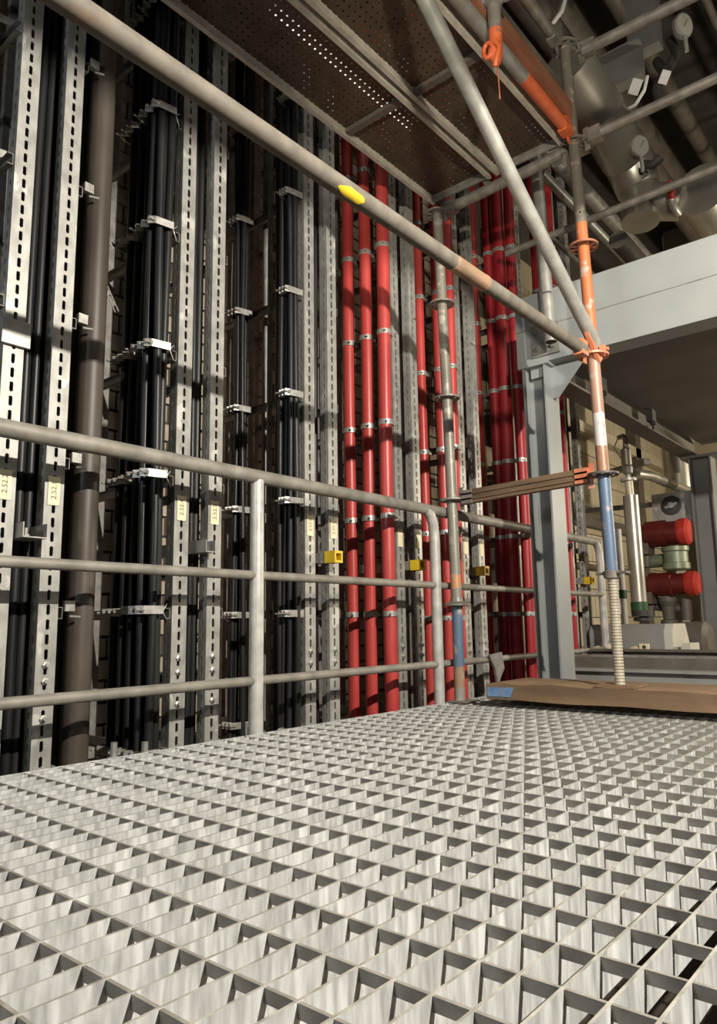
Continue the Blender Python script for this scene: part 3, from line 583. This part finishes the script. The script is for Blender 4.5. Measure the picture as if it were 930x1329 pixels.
# transoms between the standards
t = thing('scaffold_transom', ((SB[0]+SO[0])/2, 2.79, 0.905), 'flat sided brown transom joining the two standards at waist height', 'scaffold tube')
mb = MB(); za, zb = 0.908, 0.926; xa, xb = SB[0]+0.06, SO[0]-0.045
mb.bar((xa, 2.79, za), (xb, 2.79, zb), 0.030, 0.062)
for o_ in (-0.012, 0.012): mb.bar((xa, 2.773, za+o_), (xb, 2.773, zb+o_), 0.006, 0.008)
part('beam', mb, 'wood_side', t)
wedge_head((xa, 2.79, za), (-1, 0, 0), 'tube', t); wedge_head((xb, 2.79, zb), (1, 0, 0), 'orange_worn', t)
ledger('scaffold_transom', (SB[0]+0.03, 2.79, 2.345), (SO[0]-0.07, 2.79, 2.365), 'tube', 'grey transom carrying the end of the overhead deck', r=0.026)
# deck planks
for k, (x0, x1) in enumerate(((-1.82, -1.49), (-1.465, -1.135))):
    t = thing('scaffold_deck', ((x0+x1)/2, 1.3, 2.40), ['perforated overhead deck plank nearer the racks', 'perforated overhead deck plank behind the diagonal brace'][k], 'scaffold deck', 'overhead deck planks')
    part('sheet', MB().add([(x0, -1.2, 2.425), (x1, -1.2, 2.425), (x1, 2.75, 2.425), (x0, 2.75, 2.425)], [(0, 1, 2, 3)]), 'perf', t)
    for x in (x0, x1-0.006):
        part('side_rail', MB().box((x, -1.2, 2.385), (x+0.006, 2.76, 2.425)).box((x if x == x0 else x-0.012, -1.2, 2.381), (x+0.018 if x == x0 else x+0.006, 2.76, 2.385)).tube([(x+0.003, -1.2, 2.43), (x+0.003, 2.76, 2.43)], 0.007, 8), 'deck_rail', t)
    part('end_hook', MB().box((x0, 2.75, 2.385), (x1, 2.758, 2.43)).bar((x0+0.04, 2.75, 2.41), (x0+0.04, 2.80, 2.385), 0.03, 0.012).bar((x1-0.04, 2.75, 2.41), (x1-0.04, 2.80, 2.385), 0.03, 0.012), 'tube', t)
    for y in (0.2, 1.2, 2.1): part('stiffener', MB().box((x0+0.006, y, 2.405), (x1-0.006, y+0.03, 2.424)), 'dusty', t)
# outer ledger of the deck, half orange, and toe board
t = thing('scaffold_ledger', (-1.08, 1.3, 2.40), 'ledger beside the overhead deck, its near end grey and far end orange', 'scaffold tube')
part('tube', MB().tube([(-1.085, -1.0, 2.395), (-1.088, 2.30, 2.395)], SR, 18), 'brace', t)
part('painted_end', MB().tube([(-1.088, 2.30, 2.395), (-1.09, 2.70, 2.395)], SR+0.0004, 18), 'orange', t, 'bright orange painted end')
wedge_head((-1.09, 2.70, 2.395), (0, 1, 0), 'orange', t)
t = solo('toe_board', MB().box((-1.08, -1.0, 2.425), (-1.055, 2.68, 2.50)), 'toe', 'rusty orange-brown toe board above the outer deck ledger', 'toe board')
ledger('scaffold_ledger', (-1.11, -0.9, 2.84), (-1.115, 2.70, 2.84), 'tube', 'dull guard ledger above the toe board', heads=(False, True))
# ledgers to the right
ledger('scaffold_ledger', (SO[0]+0.05, 2.79, 2.80), (2.4, 2.79, 2.66), 'tube', 'topmost scaffold tube going up to the right edge', heads=(True, False))
ledger('scaffold_ledger', (SO[0]+0.05, 2.79, 2.385), (2.4, 2.79, 2.42), 'tube', 'middle scaffold tube going to the right edge from the rosette', r=0.0205, heads=(True, False))
t = ledger('scaffold_ledger', (-1.60, 3.08, 2.175), (2.4, 3.08, 2.29), 'tube', 'thin lower scaffold tube passing behind the orange standard', r=0.0175, heads=(False, False))
# tubes behind
t = solo('hanging_tube', MB().tube([(-1.40, 3.10, 1.66), (-1.425, 3.10, 2.75)], 0.029, 18, wall=0.004), 'brace', 'open ended vertical tube hanging in front of the girder', 'scaffold tube')
t = solo('upright_tube', MB().tube([(-1.50, 3.29, 1.98), (-1.52, 3.29, 2.95)], 0.030, 18), 'galv', 'vertical tube standing on the girder above the column', 'scaffold tube')
solo('back_tube', MB().tube([(-1.40, 3.10, 2.545), (-1.40, 4.6, 2.53)], 0.024, 16), 'brace', 'upper bright tube running back over the girder', 'scaffold tube')
solo('back_tube', MB().tube([(-1.42, 2.86, 2.25), (-1.42, 4.4, 2.25)], 0.014, 12), 'brace', 'thin lower bright tube running back over the girder', 'scaffold tube')
solo('back_tube', MB().tube([(-1.22, 3.6, 2.33), (-1.22, 9.4, 2.20)], 0.05, 16), 'dusty', 'thick dull tube lying behind the orange standard', 'pipe')
solo('snap_hook', MB().tube([(-1.36, 3.06, 2.56), (-1.345, 3.05, 2.60), (-1.33, 3.05, 2.57), (-1.335, 3.05, 2.52), (-1.35, 3.06, 2.50)], 0.005, 8), 'clamp', 'small shiny snap hook by the hanging tube', 'hook')
# dangling orange ended tube with wire
t = thing('orange_lashing', (-1.02, 2.0, 2.12), 'stub tube with orange plastic end and a wire hanging beside the deck ledger', 'scaffold tube')
ox, oy = -1.025, 1.975
part('tube', MB().tube([(ox, oy-0.01, 2.62), (ox, oy, 2.31)], 0.0225, 16), 'tube', t)
part('clamp', MB().lathe((ox, oy-0.005, 2.425), (0, 0, 1), [(0.0235, 0), (0.031, 0.004), (0.031, 0.024), (0.0235, 0.03)], 14).bar((ox-0.06, oy-0.03, 2.44), (ox+0.05, oy+0.01, 2.44), 0.022, 0.018), 'galv_dark', t)
part('sleeve', MB().tube([(ox, oy, 2.33), (ox-0.003, oy, 2.27), (ox-0.006, oy, 2.24), (ox, oy, 2.205)], [0.0235, 0.0225, 0.027, 0.012], 14), 'orange', t, 'bright orange plastic sleeve')
kn = MB(); kn.tube([(ox-0.022+0.017*math.cos(a), oy-0.018, 2.255+0.027*math.sin(a)) for a in [2*PI*k/12 for k in range(13)]], 0.008, 8); kn.tube([(ox+0.008, oy-0.02, 2.27), (ox+0.022, oy-0.02, 2.24), (ox+0.008, oy-0.02, 2.20), (ox, oy-0.015, 2.185)], 0.010, 8)
part('knot', kn, 'orange', t)
part('wire', MB().tube([(ox, oy, 2.21), (ox+0.003, oy, 2.13), (ox+0.004, oy, 2.07)], 0.0024, 6), 'orange_worn', t)
# unseen plate on a pole, added to shade the upper racks
t = thing('work_light', (1.5, 1.7, 0.0), 'visored work light on a pole to the right of the view', 'lamp')
part('visor', MB().box((0.45, -0.6, 1.956), (1.3, 2.9, 1.964)), 'dark', t)
part('pole', MB().tube([(1.28, 1.7, -1.4), (1.28, 1.7, 1.956)], 0.02, 12), 'tube', t)
# ------------------------------------------------------------------ services overhead, right
t = thing('insulated_pipe', (-1.42, 4.2, 3.4), 'large aluminium clad pipe descending from the upper deck', 'pipe')
part('cladding', MB().tube([(-1.50, 3.75, 3.62), (-1.47, 4.15, 3.52), (-1.44, 4.5, 3.38)], 0.155, 28), 'insul', t)
part('elbow', MB().tube([(-1.44, 4.5, 3.40), (-1.42, 4.58, 3.30), (-1.40, 4.60, 3.17)], [0.155, 0.15, 0.135], 28), 'insul', t)
part('stub', MB().tube([(-1.40, 4.60, 3.20), (-1.39, 4.56, 2.93)], 0.115, 28), 'insul', t)
part('end_cap', MB().lathe((-1.39, 4.555, 2.93), (0, -0.15, -1), [(0.12, -0.01), (0.12, 0.012), (0.0, 0.016)], 28), 'insul', t)
part('seam_band', MB().lathe((-1.47, 4.15, 3.52), (0.075, 0.9, -0.3), [(0.156, -0.01), (0.161, -0.008), (0.161, 0.008), (0.156, 0.01)], 28), 'galv_dark', t)
part('side_branch', MB().tube([(-1.38, 4.60, 3.08), (-1.16, 4.66, 3.02)], 0.12, 24), 'insul', t)
part('collar_box', MB().box((-1.86, 3.9, 3.48), (-1.56, 4.45, 3.80)), 'insul', t)
t = solo('insulated_pipe', MB().tube([(-1.02, 4.6, 3.02), (-0.98, 5.4, 2.95), (-0.95, 6.4, 2.85)], 0.17, 24), 'insul', 'second clad pipe further right above the girder', 'pipe')
t = thing('ceiling_beam', (-1.7, 4.5, 4.0), 'grey channel beam crossing above the clad pipe', 'beam')
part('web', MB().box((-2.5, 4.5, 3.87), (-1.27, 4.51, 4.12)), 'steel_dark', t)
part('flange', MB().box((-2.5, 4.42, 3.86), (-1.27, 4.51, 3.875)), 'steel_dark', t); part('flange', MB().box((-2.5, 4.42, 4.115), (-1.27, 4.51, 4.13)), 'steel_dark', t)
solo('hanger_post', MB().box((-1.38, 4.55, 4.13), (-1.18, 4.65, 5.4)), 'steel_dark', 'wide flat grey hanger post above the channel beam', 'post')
solo('overhead_duct', MB().box((-1.62, 1.2, 3.05), (-1.34, 3.35, 3.12)), 'dusty', 'flat brown duct panel above the guard ledger', 'duct')  # flat box for the underside of the next scaffold lift
def gauge(p, d, r, label):
    p = Vector(p); t = thing('pressure_gauge', p, label, 'gauge', 'gauges on the overhead pipes')
    d = Vector(d).normalized()
    part('case', MB().lathe(p-d*0.03, d, [(r*0.9, 0), (r, 0.008), (r, 0.03), (r*0.93, 0.034)], 24), 'galv_dark', t)
    part('dial', MB().lathe(p+d*0.0045, d, [(r*0.88, 0), (r*0.88, 0.001)], 24), 'dial', t)
    part('pointer', MB().bar(p+d*0.007-Vector((0.006, 0, 0.012)), p+d*0.007+Vector((0.018, 0, 0.03)), 0.002, 0.005, d), 'dark', t)
    part('stem', MB().tube([p-Vector((0, 0, r*0.95)), p-Vector((0, -0.01, r+0.10))], 0.013, 10), 'clamp', t)
gauge((-1.30, 4.38, 3.33), (0.9, -0.5, -0.25), 0.07, 'round gauge mounted on the large clad pipe')
gauge((-0.975, 4.35, 3.98), (0.9, -0.45, -0.25), 0.075, 'round gauge below the topmost scaffold tube at right')
def tagplate(p, label, s=0.05, rz=0.4, rx=0.5):
    me = MB().box((-s/2, -0.002, -s*0.7), (s/2, 0.002, s*0.7)).mesh('name_tag', M['white']); o = bpy.data.objects.new('name_tag', me); col.objects.link(o)
    o.location = p; o.rotation_euler = (rx, 0.5, rz); tag(o, label, 'tag', 'white tags on the overhead pipes'); ORG[o.name] = Vector(p)
tagplate((-1.375, 4.33, 3.36), 'white tag left of the gauge on the clad pipe', 0.06)
tagplate((-1.30, 4.38, 3.75), 'white tag under the end of the grey channel beam', 0.065)
tagplate((-1.12, 4.38, 3.72), 'white tag right of the dark hoses', 0.055)
t = thing('red_valve_handle', (-1.16, 4.45, 2.97), 'small red valve handle on the clad pipes above the girder', 'valve')
part('handle', MB().lathe((-1.16, 4.45, 2.93), (0.1, -0.3, 1), [(0.012, 0), (0.026, 0.01), (0.022, 0.04), (0.028, 0.07), (0.02, 0.11), (0.008, 0.12)], 12), 'valve_red', t)
part('body', MB().tube([(-1.16, 4.58, 2.90), (-1.16, 4.46, 2.90), (-1.16, 4.45, 2.94)], 0.022, 12), 'clamp', t)
# hoses and dark clutter
for k, (pts, r, mt, lab) in enumerate((
        ([(-1.68, 4.0, 4.16), (-1.60, 4.0, 4.22), (-1.55, 4.0, 4.34), (-1.56, 4.0, 4.5)], 0.014, 'white', 'white hose curling at the top beside the dark pipes'),
        ([(-1.35, 4.3, 3.56), (-1.28, 4.28, 3.55), (-1.22, 4.28, 3.62), (-1.20, 4.3, 3.72)], 0.011, 'white', 'white hose below the middle right scaffold tube'),
        ([(-1.19, 4.5, 3.95), (-1.14, 4.45, 3.8), (-1.18, 4.4, 3.68), (-1.16, 4.4, 3.55)], 0.03, 'dark', 'black flexible hose right of the channel beam end'),
        ([(-1.10, 4.5, 4.05), (-1.05, 4.45, 3.9), (-1.10, 4.4, 3.78)], 0.03, 'dark', 'black flexible hose below the upper gauge'),
        ([(-1.30, 4.42, 3.22), (-1.24, 4.40, 3.18), (-1.20, 4.42, 3.22)], 0.03, 'dark', 'black rubber sleeve under the gauge on the clad pipe'))):
    solo('hose', MB().tube(pts, r, 10), mt, lab, 'hose')
for k in range(7):
    x = -0.95+0.16*k; z = 4.55-0.12*k
    solo('ceiling_conduit', MB().tube([(x, 3.3, z), (x, 9.3, z+0.05)], 0.028+0.008*(k % 3), 10), 'dusty', f'dull ceiling conduit running back at upper right, {ORD[k]} from the gauges', 'conduit', 'ceiling conduits')
for k in range(6):
    solo('cross_conduit', MB().tube([(-1.1, 5.6+0.3*k, 3.55+0.1*k), (1.4, 5.6+0.3*k, 3.75+0.1*k)], 0.02, 8), 'dusty', f'thin dark cross pipe behind the gauges, {ORD[k]} from the front', 'conduit', 'dark cross pipes')
for k, (x, z, r) in enumerate(((-1.75, 4.25, 0.10), (-1.80, 4.60, 0.13), (-1.72, 3.25, 0.05), (-1.5, 4.8, 0.07))):
    solo('overhead_pipe', MB().tube([(x, 2.9, z), (x, 9.3, z)], r, 18), 'dusty' if k != 2 else 'galv_dark', ['dusty overhead pipe above the orange standard', 'fattest dusty overhead pipe at top centre right', 'thin grey overhead pipe near the racks', 'small dusty overhead pipe at the very top'][k], 'pipe', 'dusty overhead pipes')
t = thing('tube_light', (-1.9, 2.2, 2.80), 'tube light above the overhead deck, seen only as dots through its holes', 'lamp')  # added to make bright dots in the deck holes
part('housing', MB().box((-1.95, 1.75, 2.82), (-1.86, 2.72, 2.86)), 'white', t); part('tube', MB().tube([(-1.905, 1.78, 2.80), (-1.905, 2.69, 2.80)], 0.018, 10), 'glow', t)
for y in (1.86, 2.42): part('bracket', MB().box((-2.61, y-0.01, 2.86), (-1.88, y+0.01, 2.88)), 'galv_dark', t)

# ------------------------------------------------------------------ pump and valve corner, far right
t = thing('silver_riser', (-1.74, 5.0, 0.4), 'tall silver riser pipe with safety valve on top beside the blue standard', 'pipe')
part('pipe', MB().tube([(-1.735, 5.0, 0.46), (-1.74, 5.0, 1.20)], 0.052, 22), 'insul', t)
part('band', MB().lathe((-1.735, 5.0, 0.395), (0, 0, 1), [(0.056, 0), (0.056, 0.07), (0.05, 0.075)], 22), 'green', t, 'dark green band')
part('neck', MB().tube([(-1.742, 5.0, 1.20), (-1.745, 5.0, 1.31)], 0.028, 16), 'spindle', t)
part('flange', MB().lathe((-1.745, 5.0, 1.305), (0, 0, 1), [(0.055, 0), (0.055, 0.018), (0.02, 0.02), (0.02, 0.05), (0.034, 0.055), (0.034, 0.10), (0.024, 0.105)], 20), 'galv', t)
v = part('valve_body', MB().lathe((-1.75, 5.0, 1.41), (0, 0, 1), [(0.024, 0), (0.036, 0.01), (0.036, 0.12), (0.02, 0.135), (0.018, 0.15)], 18), 'insul', t)
part('lever', MB().tube([(-1.75, 5.0, 1.55), (-1.745, 5.0, 1.61), (-1.76, 5.0, 1.63), (-1.80, 5.0, 1.625)], [0.018, 0.02, 0.02, 0.016], 12), 'clamp', v)
part('lead_wire', MB().tube([(-1.80, 5.0, 1.62), (-1.83, 5.0, 1.56), (-1.80, 5.0, 1.50), (-1.785, 5.0, 1.47)], 0.0035, 6), 'dusty', v)
solo('outlet_tube', MB().tube([(-1.70, 5.03, 1.355), (-1.66, 5.2, 1.36), (-1.63, 6.6, 1.36)], 0.035, 16), 'insul', 'silver outlet tube running back from the safety valve', 'pipe')
t = thing('white_riser', (-1.925, 5.2, -0.13), 'thin pale riser pipe behind the orange standard spindle', 'pipe')
part('pipe', MB().tube([(-1.925, 5.2, -0.13), (-1.93, 5.2, 1.0)], 0.034, 16), 'white', t); part('band', MB().lathe((-1.925, 5.2, 0.50), (0, 0, 1), [(0.037, 0), (0.037, 0.06)], 16), 'green', t)
solo('hand_wheel', MB().lathe((-1.70, 4.95, 0.335), (0, 0, 1), [(0.02, 0), (0.06, 0.005), (0.06, 0.025), (0.02, 0.035), (0.02, 0.05)], 18).tube([(-1.70, 4.95, 0.37), (-1.70, 4.95, 0.41)], 0.07, 16), 'dark', 'black hand wheel valve under the silver riser', 'valve')
def actuator(x0, x1, y, z, r, label):
    t = thing('red_actuator', ((x0+x1)/2, y, z), label, 'valve', 'red valve actuators')
    part('body', MB().lathe((x0, y, z), (1, 0, 0.0), [(r*0.6, 0), (r*0.75, 0.02), (r*0.75, 0.06), (r, 0.075), (r, (x1-x0)*0.55), (r*0.86, (x1-x0)*0.57), (r*0.86, (x1-x0)*0.8)], 22), 'valve_dark', t)
    part('end_cover', MB().lathe((x0+(x1-x0)*0.78, y, z), (1, 0, 0), [(r*0.95, 0), (r*1.02, 0.02), (r*1.0, (x1-x0)*0.16), (r*0.8, (x1-x0)*0.21), (0, (x1-x0)*0.22)], 22), 'valve_red', t)
    part('bracket', MB().box((x0+0.02, y-0.07, z-r-0.05), (x0+0.10, y+0.07, z-r*0.6)).tube([(x0+0.06, y, z-r-0.14), (x0+0.06, y, z-r*0.5)], 0.03, 12), 'dusty', t)
    for a in (0.6, 2.2, 3.8, 5.4): part('bolt', MB().lathe((x0-0.004, y+r*0.5*math.cos(a), z+r*0.5*math.sin(a)), (-1, 0, 0), [(0.012, 0), (0.012, 0.012)], 6, False), 'dark', t)
    return t
actuator(-1.89, -1.50, 5.5, 0.975, 0.098, 'upper red valve actuator beside the dark column')
actuator(-1.89, -1.47, 5.5, 0.60, 0.088, 'lower red valve actuator beside the dark column')
solo('valve_body', MB().lathe((-1.62, 5.5, 0.70), (0, 0, 1), [(0.085, 0), (0.095, 0.01), (0.095, 0.05), (0.085, 0.055), (0.085, 0.13), (0.095, 0.14), (0.095, 0.17)], 20).tube([(-1.90, 5.56, 0.78), (-1.70, 5.53, 0.78)], 0.05, 12), 'greenish', 'shiny green valve body between the two red actuators', 'valve')
solo('valve_body', MB().lathe((-1.72, 5.56, 0.28), (0, 0, 1), [(0.06, 0), (0.06, 0.06), (0.04, 0.07), (0.05, 0.16), (0.07, 0.2), (0.07, 0.23)], 14).tube([(-1.92, 5.6, 0.46), (-1.62, 5.6, 0.42)], 0.035, 10).tube([(-1.60, 5.58, 0.34), (-1.60, 5.58, 0.5)], 0.04, 10), 'dusty', 'dark valve body under the lower red actuator', 'valve')
t = thing('control_box', (-1.68, 5.78, 1.0), 'grey box with round dial above the red actuators', 'control box')
part('case', MB().box((-1.84, 5.75, 1.08), (-1.52, 5.9, 1.315)), 'galv', t)
part('dial', MB().lathe((-1.695, 5.75, 1.215), (0, -1, 0), [(0.075, 0), (0.075, 0.012), (0.06, 0.014), (0.06, 0.004), (0.0, 0.004)], 24), 'dark', t)
part('dial_hub', MB().bar((-1.74, 5.742, 1.20), (-1.65, 5.742, 1.23), 0.012, 0.02).lathe((-1.695, 5.745, 1.215), (0, -1, 0), [(0.028, 0), (0.024, 0.02), (0, 0.022)], 16), 'clamp', t)
solo('panel_box', MB().box((-1.80, 5.85, 0.3), (-1.48, 6.0, 1.07)), 'block', 'cream panel below the dial box', 'panel')
t = thing('clad_riser', (-1.78, 6.3, 1.3), 'vertical aluminium clad pipe stub below the deck girder', 'pipe')
part('cladding', MB().tube([(-1.78, 6.3, 1.42), (-1.80, 6.3, 2.4)], 0.115, 24), 'insul', t); part('base_ring', MB().lathe((-1.78, 6.3, 1.405), (0, 0, 1), [(0.12, 0), (0.12, 0.02), (0.115, 0.022)], 24), 'insul', t)
solo('support_rail', MB().bar((-2.58, 6.0, 1.29), (-1.3, 6.05, 1.27), 0.03, 0.04), 'galv_dark', 'thin grey support rail behind the outlet tube', 'bracket')
solo('wall_strut', MB().bar((-2.57, 6.6, 1.70), (-1.9, 5.9, 1.62), 0.05, 0.05), 'galv_dark', 'grey strut leaning out from the cream wall behind the safety valve', 'bracket')
solo('wall_duct_rail', MB().box((-2.59, 5.1, 2.02), (-2.50, 9.2, 2.12)), 'block', 'long cream trunking high on the block wall', 'trunking')
solo('wall_conduit', MB().box((-2.59, 5.1, 1.18), (-2.54, 9.2, 1.28)), 'dusty', 'dark conduit rail across the block wall', 'conduit')  # dark bars put in for shadow bands on the wall
solo('wall_conduit', MB().tube([(-2.56, 5.1, 0.82), (-2.56, 9.2, 0.82)], 0.025, 10), 'dusty', 'lower dark pipe across the block wall', 'conduit')
solo('wall_upright', MB().box((-2.59, 7.45, 0.2), (-2.50, 7.6, 2.9)), 'dusty', 'dark upright post on the block wall', 'post')
# pump cover
t = thing('pump_cover', (-1.7, 4.75, 0.0), 'grey pump cover box with cream end and yellow tags', 'pump')
part('cover', MB().prism([(-1.98, 4.72, -0.13), (-1.98, 4.72, 0.28), (-1.98, 4.76, 0.32), (-1.98, 5.02, 0.32), (-1.98, 5.06, 0.28), (-1.98, 5.06, -0.13)], None, (0.48, 0, 0)), 'pump_grey', t)
part('end_cover', MB().prism([(-1.50, 4.72, -0.13), (-1.50, 4.72, 0.27), (-1.50, 4.76, 0.32), (-1.50, 5.00, 0.32), (-1.50, 5.06, 0.2), (-1.50, 5.06, -0.13)], None, (0.05, 0, 0)), 'cream', t)
solo('support_wedge', MB().prism([(-1.44, 4.75, -0.13), (-1.36, 4.75, -0.13), (-1.36, 4.75, 0.20), (-1.41, 4.75, 0.20)], None, (0, 0.2, 0)), 'cream', 'cream wedge shaped foot beside the pump cover end', 'pump')
for k, x in enumerate((-1.85, -1.61)):
    t = thing('terminal_lug', (x, 4.68, 0.14), ['cream lug with black dot tag, left one on the pump cover', 'cream lug with black dot tag, right one on the pump cover'][k], 'tag', 'lugs on the pump cover')
    part('lug', MB().lathe((x-0.04, 4.668, 0.10), (0, 0, 1), [(0.055, 0), (0.055, 0.07), (0.02, 0.085)], 14), 'label', t)
    part('plate', MB().box((x-0.01, 4.612, 0.13), (x+0.05, 4.622, 0.20)), 'label', t); part('hole', MB().lathe((x+0.02, 4.612, 0.18), (0, -1, 0), [(0.012, 0), (0.012, 0.002)], 10), 'dark', t)
solo('motor_housing', MB().lathe((-1.62, 5.35, 0.2), (1, 0, 0), [(0.0, 0), (0.10, 0.005), (0.13, 0.03), (0.13, 0.2), (0.10, 0.23)], 22), 'dusty', 'rounded dark motor housing behind the pump cover', 'motor')
solo('pump_plinth', MB().box((-1.72, 5.2, -0.13), (-1.38, 5.5, 0.08)), 'concrete', 'concrete plinth behind the pump cover', 'plinth')
